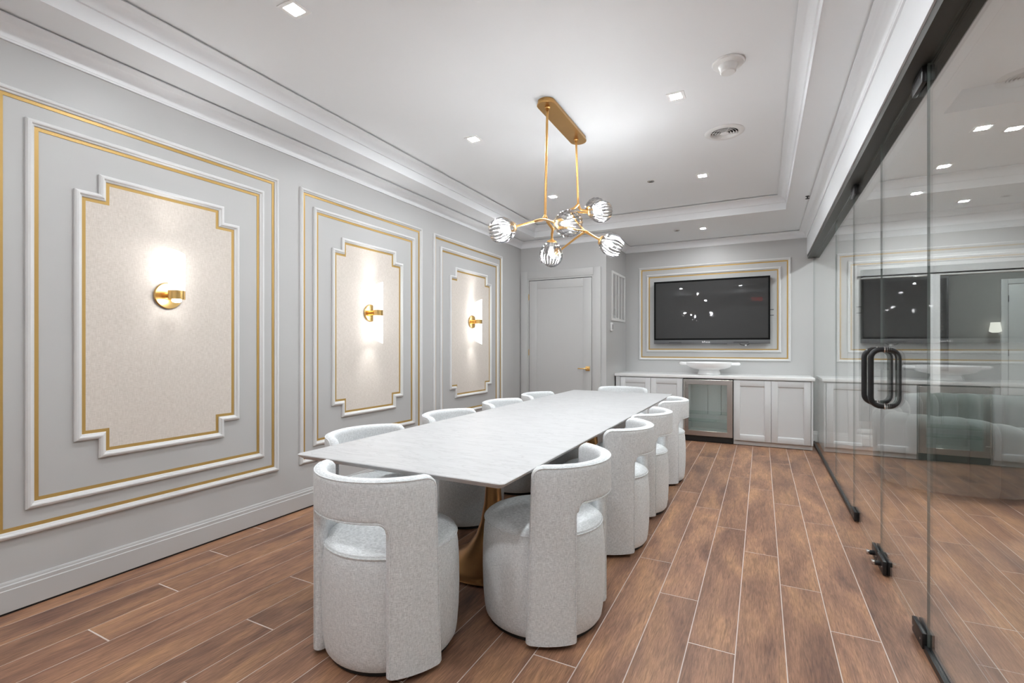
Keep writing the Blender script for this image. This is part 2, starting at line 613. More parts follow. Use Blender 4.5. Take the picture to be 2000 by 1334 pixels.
# crown mouldings
def cove(o0, z0, o1, z1, n=8):
    """concave quarter from (o0,z0) low at the wall to (o1,z1) at the ceiling"""
    return [(o0+(o1-o0)*(1-math.cos(PI/2*i/n)), z0+(z1-z0)*math.sin(PI/2*i/n)) for i in range(n+1)]
room_poly = [(XL, YR), (XL, YC), (XB, YC), (XB, YB), (XW, YB), (XW, YR)]
prof = [(0, 2.786), (0.010, 2.786), (0.012, 2.795)] + cove(0.014, 2.797, 0.084, 2.868) + [(0.096, 2.869), (0.096, 2.875), (0.074, 2.876), (0.074, ZC), (0, ZC)]
struct(mesh_obj('trim_1', sweep_poly(room_poly, prof, lambda a, b, h: (a, b, h)), 'crown_paint', smooth=30))
tray_poly = [(TX0, TY0), (TX0, TY1), (TX1, TY1), (TX1, TY0)]
prof = [(-0.004, ZC-0.002), (0.004, ZC-0.002), (0.004, 2.962), (0.013, 2.965)] + cove(0.013, 2.968, 0.080, 3.030) + [(0.090, 3.031), (0.090, 3.037), (0.068, 3.038), (0.068, ZT), (-0.004, ZT)]
struct(mesh_obj('trim_2', sweep_poly(tray_poly, prof, lambda a, b, h: (a, b, h)), 'crown_paint', smooth=30))
lobby_poly = [(0.712, YR), (0.712, YB), (XE, YB), (XE, YR)]
prof = [(0, 2.70), (0.010, 2.70), (0.012, 2.72)] + cove(0.014, 2.722, 0.15, 2.93) + [(0.165, 2.935), (0.165, LZ), (0, LZ)]
struct(mesh_obj('trim_3', sweep_poly(lobby_poly, prof, lambda a, b, h: (a, b, h)), 'crown_paint', smooth=30))

# baseboards
bprof = [(0, 0.012), (0.018, 0.012), (0.018, 0.116), (0.0145, 0.120), (0.0145, 0.138), (0.010, 0.143), (0.010, 0.150), (0.006, 0.157), (0, 0.157)]
struct(extrude_prof('baseboard_left', bprof, 'y', YR, YC, lambda o, z, t: (XL+o, t, z), 'wall_paint'))
struct(box('baseboard_gap_left', XL, XL+0.010, YR, YC, 0, 0.012, 'shadow_gap'))
struct(extrude_prof('baseboard_closet', bprof, 'x', -1.985, XB+0.018, lambda o, z, t: (t, YC-o, z), 'wall_paint'))
struct(extrude_prof('baseboard_closet_side', bprof, 'y', YC-0.018, 7.0, lambda o, z, t: (XB+o, t, z), 'wall_paint'))
struct(extrude_prof('baseboard_back', bprof, 'x', 0.585, WX0-0.085, lambda o, z, t: (t, YB-o, z), 'trim_paint'))
struct(extrude_prof('baseboard_lobby', bprof, 'x', WX0+0.0, WX1, lambda o, z, t: (t, YB-0.03-o, z), 'trim_paint'))

struct(extrude_prof('baseboard_lobby_back', bprof, 'x', WX1+0.085, XE, lambda o, z, t: (t, YB-o, z), 'trim_paint'))
struct(extrude_prof('baseboard_lobby_right', bprof, 'y', YR, YB, lambda o, z, t: (XE-o, t, z), 'trim_paint'))

# ------------------------------------------------------------------ panelled left wall
def mprof(w, hgt):
    return [(0, 0.0), (0, hgt*0.55), (w*0.18, hgt*0.85), (w*0.45, hgt), (w*0.62, hgt*0.92), (w*0.70, hgt*0.60), (w*0.92, hgt*0.48), (w, hgt*0.30), (w, 0.0)]
def rect(a0, a1, b0, b1):
    return [(a0, b0), (a1, b0), (a1, b1), (a0, b1)]
def notched(a0, a1, b0, b1, na, nb):
    return [(a0+na, b0), (a1-na, b0), (a1-na, b0+nb), (a1, b0+nb), (a1, b1-nb), (a1-na, b1-nb), (a1-na, b1), (a0+na, b1), (a0+na, b1-nb), (a0, b1-nb), (a0, b0+nb), (a0+na, b0+nb)]
def wall_panel(y0, y1, label):
    e = tag(empty('wall_panel', (XL, (y0+y1)/2, 0.365)), label, 'wall panel', 'panels along the sconce wall')
    inv = Matrix.Translation((-XL, -(y0+y1)/2, -0.365))
    pl = lambda a, b, h: inv @ Vector((XL+h, a, b))
    W = 0.034
    def ring(poly, nm, w, hgt):
        mesh_obj(nm+'_moulding', sweep_poly(poly, mprof(w, hgt), pl), 'panel_trim', e, smooth=25)
        mesh_obj(nm+'_gold_line', sweep_poly(poly, [(w, 0.0), (w, 0.0035), (w+0.0175, 0.0035), (w+0.0175, 0.0)], pl), 'gold_paint', e)
    ring(rect(y0, y1, 0.362, 2.570), 'outer', W, 0.024)
    ring(rect(y0+0.130, y1-0.122, 0.488, 2.444), 'middle', W, 0.024)
    n0, n1 = y0+0.322, y1-0.312
    poly = notched(n0, n1, 0.684, 2.252, 0.108, 0.108)
    ring(poly, 'inner', W, 0.024)
    bm = bmesh.new()
    q = sweep_poly(poly, [(W*0.8, 0.001), (W*0.8, 0.002)], pl, False)
    q.free()
    n = len(poly)
    s = [(a, b) for a, b in poly]
    w = W*0.9
    def ins(a, b):
        ca, cb = (n0+n1)/2, 1.468
        return (a+(w if a < ca else -w), b+(w if b < cb else -w))
    lo = [bm.verts.new(pl(*ins(a, b), 0.0)) for a, b in s]
    hi = [bm.verts.new(pl(*ins(a, b), 0.0025)) for a, b in s]
    bm.faces.new(hi)
    for i in range(n):
        bm.faces.new((lo[i], lo[(i+1) % n], hi[(i+1) % n], hi[i]))
    mesh_obj('fabric_field', bm, 'panel_linen', e)
    return e
wall_panel(0.900, 2.450, 'notched beige fabric wall panel nearest the camera, around the sconce without lower tube')
wall_panel(2.642, 4.192, 'notched beige fabric wall panel between the other two, around the middle sconce')
wall_panel(4.400, 6.012, 'notched beige fabric wall panel next to the closet door, farthest along the wall')

# ------------------------------------------------------------------ wall sconces
def sconce(y, z, lower, turn, label):
    e = tag(empty('wall_sconce', (XL+0.0025, y, z)), label, 'wall lamp', 'brass sconces on the panelled wall')
    MX = Matrix.Rotation(PI/2, 4, 'Y')      # local z -> +x
    lathe('back_plate', [(0.078, 0.0), (0.080, 0.004), (0.080, 0.014), (0.076, 0.019), (0.03, 0.021)], 'brass_bright', e, 48, MX)
    lathe('arm', [(0.021, 0.018), (0.021, 0.062)], 'brass_bright', e, 24, MX)
    cx = 0.102
    T = Matrix.Translation((cx, 0, 0))
    lathe('collar', [(0.040, -0.027), (0.0445, -0.026), (0.0445, 0.026), (0.040, 0.027)], 'brass_bright', e, 48, T)
    def tube_glass(sgn):
        bm = bmesh.new()
        seg = 40
        R_, ri = 0.0425, 0.0375
        bo, to, ti, td = [], [], [], []
        for k in range(seg):
            a = 2*PI*k/seg
            c, s_ = math.cos(a), math.sin(a)
            zt = 0.262+0.022*math.cos(a-turn)
            bo.append(bm.verts.new((cx+R_*c, R_*s_, sgn*0.027)))
            to.append(bm.verts.new((cx+R_*c, R_*s_, sgn*zt)))
            ti.append(bm.verts.new((cx+ri*c, ri*s_, sgn*(zt-0.003))))
            td.append(bm.verts.new((cx+ri*c, ri*s_, sgn*0.165)))
        for k in range(seg):
            k2 = (k+1) % seg
            bm.faces.new((bo[k], bo[k2], to[k2], to[k]))
            bm.faces.new((to[k], to[k2], ti[k2], ti[k]))
            bm.faces.new((ti[k], ti[k2], td[k2], td[k]))
        bm.faces.new(td)
        bm.faces.new(list(reversed(bo)))
        bmesh.ops.recalc_face_normals(bm, faces=bm.faces)
        t_ = mesh_obj('upper_tube' if sgn > 0 else 'lower_tube', bm, 'tube_glow', e, smooth=40)
        t_.data.materials.append(MATS['tube_end_glow'])
        for p in t_.data.polygons:
            if len(p.vertices) == seg and abs(p.center.z) > 0.1: p.material_index = 1
    tube_glass(1)
    if lower:
        tube_glass(-1)
    else:
        lathe('lamp_bulb', [(0.012, -0.020), (0.022, -0.026), (0.026, -0.034), (0.020, -0.042), (0.006, -0.046)], 'open_bulb_glow', e, 24, T)
    return e
sconce(1.680, 1.613, False, 3.4, 'brass wall sconce with a single upright tube, nearest the camera')
sconce(3.418, 1.613, True, 0.6, 'brass wall sconce with two tubes on the middle panel')
sconce(5.212, 1.613, True, 0.6, 'brass wall sconce with two tubes on the panel by the closet door')

# ------------------------------------------------------------------ closet door
door = struct(empty('door_1', (-2.62, YC, 0)))
dl = lambda x0, x1, y0, y1, z0, z1: (x0+2.62, x1+2.62, y0-YC, y1-YC, z0, z1)
boxes('door_casing', [dl(-3.250, -3.140, YC-0.022, YC, 0, 2.425), dl(-2.112, -2.002, YC-0.022, YC, 0, 2.425), dl(-3.140, -2.112, YC-0.022, YC, 2.315, 2.425)], 'wall_paint', door, 0.003)
boxes('door_stop', [dl(-3.140, -3.120, YC-0.014, YC, 0, 2.315), dl(-2.132, -2.112, YC-0.014, YC, 0, 2.315), dl(-3.120, -2.132, YC-0.014, YC, 2.292, 2.315)], 'wall_paint', door, 0.002)
boxes('door_gap', [dl(-3.120, -2.132, YC-0.002, YC, 0, 2.292)], 'shadow_gap', door)
boxes('door_slab', [dl(-3.114, -2.988, YC-0.012, YC-0.001, 0.01, 2.284), dl(-2.264, -2.138, YC-0.012, YC-0.001, 0.01, 2.284),
                    dl(-2.988, -2.264, YC-0.012, YC-0.001, 2.162, 2.284), dl(-2.988, -2.264, YC-0.012, YC-0.001, 0.01, 0.24)], 'wall_paint', door, 0.0015)
boxes('door_panel', [dl(-2.988, -2.264, YC-0.0065, YC-0.001, 0.24, 2.162)], 'wall_paint', door)
for hz in (2.045, 1.215, 0.30):
    tube('hinge', [(-3.117+2.62, -0.017, hz-0.045), (-3.117+2.62, -0.017, hz+0.045)], 0.006, 'brass_bright', door, 8)
hd = box('door_handle', -2.225+2.62, -2.160+2.62, -0.022, -0.012, 0.955, 1.020, 'brass_bright', door, 0.002)
tube('lever', [(-2.192+2.62, -0.020, 0.988), (-2.192+2.62, -0.055, 0.988), (-2.200+2.62, -0.060, 0.988), (-2.325+2.62, -0.060, 0.988)], 0.0075, 'brass_bright', hd, 10)

# return air grille on the closet side
gr = tag(empty('air_grille', (XB, 7.26, 1.68)), 'white rectangular return air grille beside the closet door', 'vent')
g = lambda y0, y1, z0, z1, d0, d1: (d0, d1, y0-7.26, y1-7.26, z0-1.68, z1-1.68)
boxes('grille_frame', [g(6.885, 6.925, 1.680, 2.405, 0, 0.014), g(7.600, 7.640, 1.680, 2.405, 0, 0.014), g(6.925, 7.600, 1.680, 1.718, 0, 0.014), g(6.925, 7.600, 2.367, 2.405, 0, 0.014)], 'white_plastic', gr, 0.002)
boxes('grille_backing', [g(6.925, 7.600, 1.718, 2.367, 0.0, 0.002)], 'vent_slat', gr)
for i in range(3):
    yy = 6.925+0.675*(i+1)/4
    boxes('grille_bar', [g(yy-0.011, yy+0.011, 1.718, 2.367, 0.001, 0.012)], 'white_plastic', gr)
bm = bmesh.new()
for i in range(44):
    zz = 1.724+0.0145*i
    for c in range(4):
        ya = 6.925+0.675*c/4+0.011 - 7.26
        yb = 6.925+0.675*(c+1)/4-0.011 - 7.26
        v = [bm.verts.new(p) for p in ((0.002, ya, zz-1.68), (0.010, ya, zz-1.68+0.006), (0.010, yb, zz-1.68+0.006), (0.002, yb, zz-1.68),
                                       (0.002, ya, zz-1.68+0.003), (0.010, ya, zz-1.68+0.009), (0.010, yb, zz-1.68+0.009), (0.002, yb, zz-1.68+0.003))]
        for f_ in ((0, 1, 2, 3), (7, 6, 5, 4), (1, 5, 6, 2), (0, 4, 5, 1), (3, 2, 6, 7)):
            bm.faces.new([v[q] for q in f_])
tag(mesh_obj('grille_slats', bm, 'vent_slat', gr), kind='stuff')
# thermostat
th = tag(empty('thermostat', (XB, 6.855, 1.585)), 'small white thermostat below the return air grille', 'thermostat')
box('thermostat_body', 0, 0.022, -0.042, 0.042, -0.062, 0.062, 'white_plastic', th, 0.008, 3)
box('thermostat_display', 0.022, 0.0235, 0.004, 0.028, -0.034, 0.036, 'tv_bar', th)

# ------------------------------------------------------------------ television wall
fr = tag(empty('moulding_frame', (-0.674, YB, 1.098)), 'double grey and gold moulding frame around the television', 'wall frame')
pl = lambda a, b, h: Vector((a+0.674, -h, b-1.098))
for nm, r_ in (('outer', rect(-1.716, 0.365, 1.094, 2.534)), ('inner', rect(-1.600, 0.246, 1.217, 2.416))):
    mesh_obj(nm+'_moulding', sweep_poly(r_, mprof(0.034, 0.024), pl), 'panel_trim', fr, smooth=25)
    mesh_obj(nm+'_gold_line', sweep_poly(r_, [(0.034, 0.0), (0.034, 0.0035), (0.051, 0.0035), (0.051, 0.0)], pl), 'gold_paint', fr)

tv = tag(empty('television', (-0.678, 7.62, 1.342)), 'large black flat television hanging inside the gold moulding frame', 'television')
box('housing', -0.785, 0.785, 0.006, 0.070, 0.006, 0.944, 'black_plastic', tv, 0.004)
mesh_obj('bezel', sweep_poly(rect(-0.788, 0.788, 0.056, 0.947), [(0, 0.0), (0, 0.016), (0.024, 0.016), (0.024, 0.010), (0.024, 0.0)], lambda a, b, h: (a, 0.006-h, b)), 'tv_bezel', tv)
box('screen', -0.765, 0.765, -0.003, 0.006, 0.079, 0.924, 'tv_screen', tv)
bar = box('soundbar', -0.788, 0.788, -0.016, 0.020, 0.0, 0.056, 'tv_bar', tv, 0.003)
box('speaker_grille', -0.565, -0.385, -0.0175, -0.015, 0.012, 0.028, 'tv_grille', bar)
box('speaker_grille', 0.325, 0.520, -0.0175, -0.015, 0.012, 0.028, 'tv_grille', bar)
box('sensor_strip', 0.02, 0.24, -0.010, 0.015, -0.006, 0.0, 'tv_bar', bar)
MT = Matrix.Translation((-0.043, -0.0172, 0.026)) @ Matrix.Rotation(PI/2, 4, 'X')
text_mesh('logo', 'InFocus', 0.036, 'white_gloss', bar, MT, 0.0006)
for bz in (0.395, 0.475):
    box('port_plug', 0.785, 0.832, 0.028, 0.040, bz-0.004, bz+0.004, 'black_plastic', tv)
box('wall_bracket', -0.25, 0.25, 0.070, 0.089, 0.25, 0.70, 'black_metal', tv)
cbl = tube('power_cable', smooth_path([(0.395, 0.03, 0.005), (0.42, 0.02, -0.012), (0.46, 0.015, -0.022), (0.50, 0.02, -0.018), (0.53, 0.03, 0.003)], 5), 0.004, 'black_plastic', tv, 8)
box('cable_plug', 0.470, 0.495, 0.006, 0.026, -0.034, -0.012, 'white_gloss', cbl, 0.003)

# ------------------------------------------------------------------ built-in cabinets
YD = 7.062          # cabinet box front
def shaker(parent, x0, x1, z0, z1):
    r_ = 0.072
    d = boxes('cabinet_door', [(x0, x0+r_, YD-0.021, YD-0.001, z0, z1), (x1-r_, x1, YD-0.021, YD-0.001, z0, z1),
                        (x0+r_, x1-r_, YD-0.021, YD-0.001, z0, z0+r_), (x0+r_, x1-r_, YD-0.021, YD-0.001, z1-r_, z1)], 'cabinet_paint', parent, 0.0015)
    mesh_obj('panel_bead', sweep_poly(rect(x0+r_, x1-r_, z0+r_, z1-r_), [(0, 0.002), (0, 0.018), (0.010, 0.009), (0.010, 0.002)], lambda a, b, h: (a, YD-h, b)), 'cabinet_paint', d)
    box('door_panel', x0+r_, x1-r_, YD-0.009, YD-0.001, z0+r_, z1-r_, 'cabinet_paint', d)
def cabinet(x0, x1, doors, label, filler=None, end=None):
    e = tag(empty('base_cabinet', ((x0+x1)/2, 0, 0)), label, 'cabinet', 'white base cabinets under the counter')
    box('cabinet_body', x0, x1, YD, YB-0.001, 0.075, 0.868, 'cabinet_paint', e)
    box('toe_kick', x0, x1-(0.005 if end else 0), YD+0.018, YB-0.02, 0.006, 0.075, 'toe_paint', e)
    for a, b in doors:
        shaker(e, a+0.002, b-0.002, 0.068, 0.856)
    if filler:
        box('filler_strip', filler[0], filler[1], YD-0.020, YD, 0.068, 0.868, 'cabinet_paint', e)
    if end:
        box('end_panel', end[0], end[1], YD-0.020, YD, 0.068, 0.868, 'cabinet_paint', e)
    for ch in e.children:
        ch.location.x -= (x0+x1)/2
    return e
cabinet(-1.905, -0.968, [(-1.842, -1.406), (-1.406, -0.970)], 'white two-door shaker base cabinet between the closet and the wine fridge', filler=(-1.905, -1.846))
cabinet(-0.330, 0.572, [(-0.326, 0.112), (0.112, 0.548)], 'white two-door shaker base cabinet between the wine fridge and the glass wall', end=(0.551, 0.572))
tag(box('countertop', XB+0.002, 0.592, YD-0.036, YB-0.001, 0.870, 0.908, 'quartz', None, 0.003), 'long white stone countertop over the cabinets and wine fridge', 'countertop')

# wine fridge
fx0, fx1 = -0.962, -0.336
wf = tag(empty('wine_fridge', ((fx0+fx1)/2, YD, 0)), 'stainless under-counter drinks fridge with a glass door', 'fridge')
ox = (fx0+fx1)/2
W2 = (fx1-fx0)/2
D_ = YB-YD-0.03
boxes('fridge_body', [(-W2, -W2+0.03, 0, D_, 0.02, 0.862), (W2-0.03, W2, 0, D_, 0.02, 0.862), (-W2+0.03, W2-0.03, 0, D_, 0.832, 0.862),
                      (-W2+0.03, W2-0.03, 0, D_, 0.02, 0.10), (-W2+0.03, W2-0.03, D_-0.03, D_, 0.10, 0.832)], 'black_plastic', wf)
boxes('fridge_liner', [(-W2+0.03, -W2+0.033, 0.01, D_-0.03, 0.10, 0.832), (W2-0.033, W2-0.03, 0.01, D_-0.03, 0.10, 0.832), (-W2+0.033, W2-0.033, 0.01, D_-0.03, 0.829, 0.832),
                       (-W2+0.033, W2-0.033, 0.01, D_-0.03, 0.10, 0.103), (-W2+0.033, W2-0.033, D_-0.034, D_-0.03, 0.103, 0.829)], 'fridge_liner', wf)
box('interior_light', -0.04, 0.04, 0.10, 0.22, 0.822, 0.828, 'fridge_led', wf)
box('air_duct', -0.05, 0.05, D_-0.050, D_-0.034, 0.79, 0.829, 'vent_slat', wf)
for xx in (-0.02, 0.16):
    tube('shelf_track', [(xx-0.03, D_-0.038, 0.36), (xx-0.03, D_-0.038, 0.76)], 0.005, 'steel_handle', wf, 6)
for sz, dd in ((0.375, 0.36), (0.27, 0.30)):
    box('glass_shelf', -W2+0.034, W2-0.034, 0.03, dd, sz, sz+0.006, 'shelf_glass', wf)
fd = mesh_obj('fridge_door', sweep_poly(rect(-W2+0.002, W2-0.002, 0.088, 0.852), [(0, 0.0), (0, 0.030), (0.003, 0.033), (0.066, 0.033), (0.069, 0.028), (0.069, 0.0)], lambda a, b, h: (a, -0.004-h, b)), 'steel', wf, smooth=25)
box('door_pane', -W2+0.068, W2-0.068, -0.026, -0.012, 0.154, 0.786, 'fridge_glass', fd)
hb = tube('door_handle', [(-W2+0.022, -0.075, 0.125), (-W2+0.022, -0.075, 0.822)], 0.0095, 'steel_handle', fd, 14)
for zz in (0.215, 0.735):
    tube('handle_post', [(-W2+0.022, -0.075, zz), (-W2+0.050, -0.037, zz)], 0.006, 'steel_handle', fd, 8)
box('toe_grille', -W2+0.004, W2-0.004, 0.012, 0.03, 0.004, 0.080, 'black_plastic', wf)
for i in range(4):
    box('grille_slat', -W2+0.05, W2-0.05, 0.006, 0.013, 0.018+0.014*i, 0.024+0.014*i, 'black_metal', wf)

# serving bowl
bw = tag(empty('pedestal_bowl', (-0.655, 7.34, 0.908)), 'white footed bowl with two lug handles on the countertop', 'bowl')
lathe('bowl_body', [(0.135, 0.0), (0.150, 0.003), (0.143, 0.030), (0.132, 0.060), (0.142, 0.072), (0.205, 0.080), (0.262, 0.100), (0.296, 0.130), (0.305, 0.158), (0.306, 0.168), (0.300, 0.171), (0.292, 0.166),
                    (0.280, 0.135), (0.235, 0.110), (0.12, 0.098), (0.01, 0.096)], 'white_gloss', bw, 64)
for s in (-1, 1):
    bm = bmesh.new()
    add_tube(bm, smooth_path([(s*0.285, -0.05, 0.148), (s*0.345, -0.045, 0.150), (s*0.376, -0.018, 0.152), (s*0.376, 0.018, 0.152), (s*0.345, 0.045, 0.150), (s*0.285, 0.05, 0.148)], 6), 0.021, 12)
    mesh_obj('lug_handle', bm, 'white_gloss', bw, smooth=60)

# ------------------------------------------------------------------ dining table
TZ = 0.765
tx0, tx1, ty0, ty1 = -2.066, -0.892, 1.652, 5.690
tcx, tcy = (tx0+tx1)/2, (ty0+ty1)/2
tb = tag(empty('dining_table', (tcx, tcy, 0)), 'long white marble dining table on bronze trumpet pedestals', 'table')
bm = bmesh.new()
hx, hy = (tx1-tx0)/2, (ty1-ty0)/2
def rrect(ins, z, r=0.02, n=5):
    out = []
    for (sx, sy, a0) in ((1, 1, 0), (-1, 1, PI/2), (-1, -1, PI), (1, -1, 1.5*PI)):
        for i in range(n):
            a = a0+PI/2*i/(n-1)
            out.append(bm.verts.new((sx*(hx-ins-r)+r*math.cos(a), sy*(hy-ins-r)+r*math.sin(a), z)))
    return out
rs = [rrect(0.004, TZ), rrect(0.0, TZ-0.003), rrect(0.002, TZ-0.008), rrect(0.022, TZ-0.026), rrect(0.20, TZ-0.038)]
for a, b in zip(rs, rs[1:]):
    for i in range(len(a)):
        j2 = (i+1) % len(a)
        bm.faces.new((a[i], a[j2], b[j2], b[i]))
bm.faces.new(rs[0]); bm.faces.new(list(reversed(rs[-1])))
mesh_obj('tabletop', bm, 'marble', tb, smooth=20)
for py in (2.535, 4.46):
    lathe('pedestal', [(0.302, 0.004), (0.308, 0.010), (0.302, 0.018), (0.262, 0.036), (0.205, 0.064), (0.150, 0.108), (0.105, 0.170), (0.074, 0.255), (0.053, 0.37), (0.042, 0.50), (0.036, 0.64), (0.038, 0.69), (0.075, 0.715), (0.20, 0.722), (0.20, 0.728)], 'bronze_pedestal', tb, 64, Matrix.Translation((0.045, py-tcy, 0)))

# ------------------------------------------------------------------ dining chairs
RO, TH, HC, ZO = 0.328, 0.056, 0.792, 0.610
RM = RO-TH/2
def a_end(z): return math.radians(79.5-5.0*(z/HC))
A_OP = math.radians(36.5)
def chair_parts():
    root = empty('dining_chair')
    # --- backrest shell: back centre towards local -y
    rc_top, rc_op = 0.055, 0.035
    s0 = A_OP*RM
    edge = [0, 0.002, 0.006, 0.012, 0.020, 0.028]
    s_end = a_end(HC)*RM
    leg_cols = [s0+e for e in edge] + [s0+(s_end-s0)*t for t in (0.25, 0.4, 0.6, 0.75)] + [s_end-e for e in reversed(edge)]
    mid = [0.0]+[s0*t for t in (0.2, 0.4, 0.6, 0.74)]+[s0-e for e in (0.035, 0.028, 0.02, 0.012, 0.006, 0.002)]
    pos = mid+leg_cols
    cols = [-p for p in reversed(pos[1:])]+pos
    def ztop(s):
        d = s_end-abs(s)
        if d >= rc_top: return HC
        return HC-rc_top+math.sqrt(max(0, rc_top**2-(rc_top-d)**2))
    def zopen(s):
        d = s0-abs(s)
        if d <= 0: return ZO-rc_op
        if d >= rc_op: return ZO
        return ZO-rc_op+math.sqrt(max(0, rc_op**2-(rc_op-d)**2))
    zb = [0.022, 0.03, 0.08, 0.2, 0.32, 0.44, 0.52, 1.0]           # legs, last = zopen
    bt = [0.0, 0.02, 0.05, 0.10, 0.16, 0.3, 0.5, 0.7, 0.82, 0.89, 0.94, 0.975, 1.0]
    bm = bmesh.new()
    grid = {}
    def place(s, z, side, d):
        ae = a_end(z)
        a = s/RM
        if abs(s) > s0:        # let the front edge splay a little towards the floor
            a = math.copysign(A_OP+(abs(a)-A_OP)*(ae-A_OP)/(s_end/RM-A_OP), s)
        r_ = 0.026
        q = min(1.0, max(0.0, d)/r_)
        hth = TH/2*math.sqrt(max(0.0, 1-(1-q)**2))
        rad = RM+side*hth
        return (rad*math.sin(a), -rad*math.cos(a), z)
    def vert(i, jkey, z, d):
        for side in (1, -1):
            key = (i, jkey, side if d > 1e-6 else 0)
            if key not in grid:
                grid[key] = bm.verts.new(place(cols[i], z, side, d))
    dist = {}
    def dcalc(s, z, in_leg):
        d = min(s_end-abs(s), ztop(s)-z)
        if in_leg and z < zopen(s)+1e-6:
            d = min(d, abs(s)-s0)
        elif not in_leg or abs(s) < s0:
            d = min(d, z-zopen(s)) if abs(s) < s0 else d
        # concave corner
        if abs(s) >= s0 and z > ZO-rc_op:
            ds, dz = max(0.0, abs(s)-s0), z-(ZO-rc_op)
            d = min(d, math.hypot(ds, dz))
        return d
    nC = len(cols)
    for i, s in enumerate(cols):
        zo, zt = zopen(s), ztop(s)
        for j, t in enumerate(bt):
            z = zo+(zt-zo)*t
            vert(i, ('b', j), z, dcalc(s, z, abs(s) >= s0-1e-6))
        if abs(s) >= s0-1e-6:
            for j, zz in enumerate(zb[:-1]):
                d = min(s_end-abs(s), abs(s)-s0)
                vert(i, ('l', j), zz, d)
    def gv(i, jk, side):
        return grid.get((i, jk, side), grid.get((i, jk, 0)))
    def quad(i, ja, jb, side):
        vs4 = []
        for v in (gv(i, ja, side), gv(i+1, ja, side), gv(i+1, jb, side), gv(i, jb, side)):
            if v is not None and v not in vs4: vs4.append(v)
        if len(vs4) >= 3:
            try: bm.faces.new(vs4)
            except ValueError: pass
    for i in range(nC-1):
        for side in (1, -1):
            for j in range(len(bt)-1):
                quad(i, ('b', j), ('b', j+1), side)
            if min(abs(cols[i]), abs(cols[i+1])) >= s0-1e-6:
                nl = len(zb)-1
                for j in range(nl-1):
                    quad(i, ('l', j), ('l', j+1), side)
                quad(i, ('l', nl-1), ('b', 0), side)
    bmesh.ops.recalc_face_normals(bm, faces=bm.faces)
    back = mesh_obj('backrest', bm, 'chair_linen', root, smooth=60)
    # piping along the outer rim
    def onshell(s, z, extra=0.0):
        p = place(s, z, 1, 0.028)
        v = Vector((p[0], p[1], 0)).normalized()
        return Vector(p)+v*extra
    pth = []
    n = 46
    ins = 0.012
    for k_ in range(0, 14):
        z = 0.03+(HC-rc_top-0.03)*k_/13
        pth.append(onshell(-(s_end-ins), z, -0.003))
    for k_ in range(1, 8):
        a = PI/2*k_/8
        pth.append(onshell(-(s_end-rc_top)-(rc_top-ins)*math.cos(a), HC-rc_top+(rc_top-ins)*math.sin(a), -0.003))
    for k_ in range(0, 31):
        t = -1+2*k_/30
        pth.append(onshell((s_end-rc_top)*t, HC-ins, -0.003))
    for k_ in range(1, 8):
        a = PI/2*(1-k_/8)
        pth.append(onshell((s_end-rc_top)+(rc_top-ins)*math.cos(a), HC-rc_top+(rc_top-ins)*math.sin(a), -0.003))
    for k_ in range(0, 14):
        z = (HC-rc_top)+(0.03-(HC-rc_top))*k_/13
        pth.append(onshell((s_end-ins), z, -0.003))
    tube('rim_piping', pth, 0.0032, 'chair_linen', back, 6)
    pth = []
    for k_ in range(0, 12):
        pth.append(onshell(-(s0+ins), 0.03+(ZO-rc_op-0.03)*k_/11, -0.003))
    for k_ in range(1, 6):
        a = PI/2*k_/6
        pth.append(onshell(-(s0-rc_op)-(rc_op+ins)*math.cos(a), ZO-rc_op+(rc_op+ins)*math.sin(a), -0.003))
    for k_ in range(0, 13):
        pth.append(onshell((s0-rc_op)*(-1+2*k_/12), ZO+ins, -0.003))
    for k_ in range(1, 6):
        a = PI/2*(1-k_/6)
        pth.append(onshell((s0-rc_op)+(rc_op+ins)*math.cos(a), ZO-rc_op+(rc_op+ins)*math.sin(a), -0.003))
    for k_ in range(0, 12):
        pth.append(onshell((s0+ins), (ZO-rc_op)+(0.03-(ZO-rc_op))*k_/11, -0.003))
    tube('opening_piping', pth, 0.0030, 'chair_linen', back, 6)
    # --- barrel base and seat cushion
    lathe('plinth', [(0.262, 0.0), (0.266, 0.002), (0.266, 0.020)], 'black_plastic', root, 48)
    lathe('seat_base', [(0.262, 0.018), (0.276, 0.022), (0.284, 0.034), (0.289, 0.065), (0.295, 0.14), (0.298, 0.24), (0.297, 0.34), (0.292, 0.42), (0.286, 0.462), (0.281, 0.470)], 'chair_linen', root, 64)
    cush = lathe('seat_cushion', [(0.279, 0.466), (0.286, 0.472), (0.283, 0.480), (0.268, 0.490), (0.235, 0.499), (0.17, 0.506), (0.09, 0.509), (0.002, 0.510)], 'chair_linen', root, 64, cap0=False)
    bm = bmesh.new()
    add_tube(bm, [(0.288*math.cos(2*PI*k_/56), 0.288*math.sin(2*PI*k_/56), 0.470) for k_ in range(56)], 0.0032, 6, True)
    mesh_obj('seat_piping', bm, 'chair_linen', cush, smooth=60)
    return root
proto = chair_parts()
def put_chair(first, x, y, rz, label):
    o = proto if first else copy_tree(proto)
    o.location = (x, y, 0)
    o.rotation_euler = (0, 0, rz)
    tag(o, label, 'chair', 'linen barrel chairs around the table')
put_chair(True, -1.470, 1.683, 0.0, 'grey linen barrel chair at the near end of the table, largest in view')
names = ['beside the table corner, closest to the glass doors', 'second from the camera on the glass side of the table', 'third from the camera on the glass side of the table', 'last in the row on the glass side, beside the wine fridge']
for (x, y, r_), nm in zip(((-0.955, 2.19, -0.03), (-0.952, 3.215, 0.0), (-0.950, 3.955, -0.05), (-0.950, 4.93, 0.04)), names):
    put_chair(False, x, y, PI/2+r_, 'grey linen barrel chair '+nm)
names = ['first from the camera on the sconce side of the table', 'second from the camera on the sconce side of the table', 'third from the camera on the sconce side of the table', 'last on the sconce side, by the closet door']
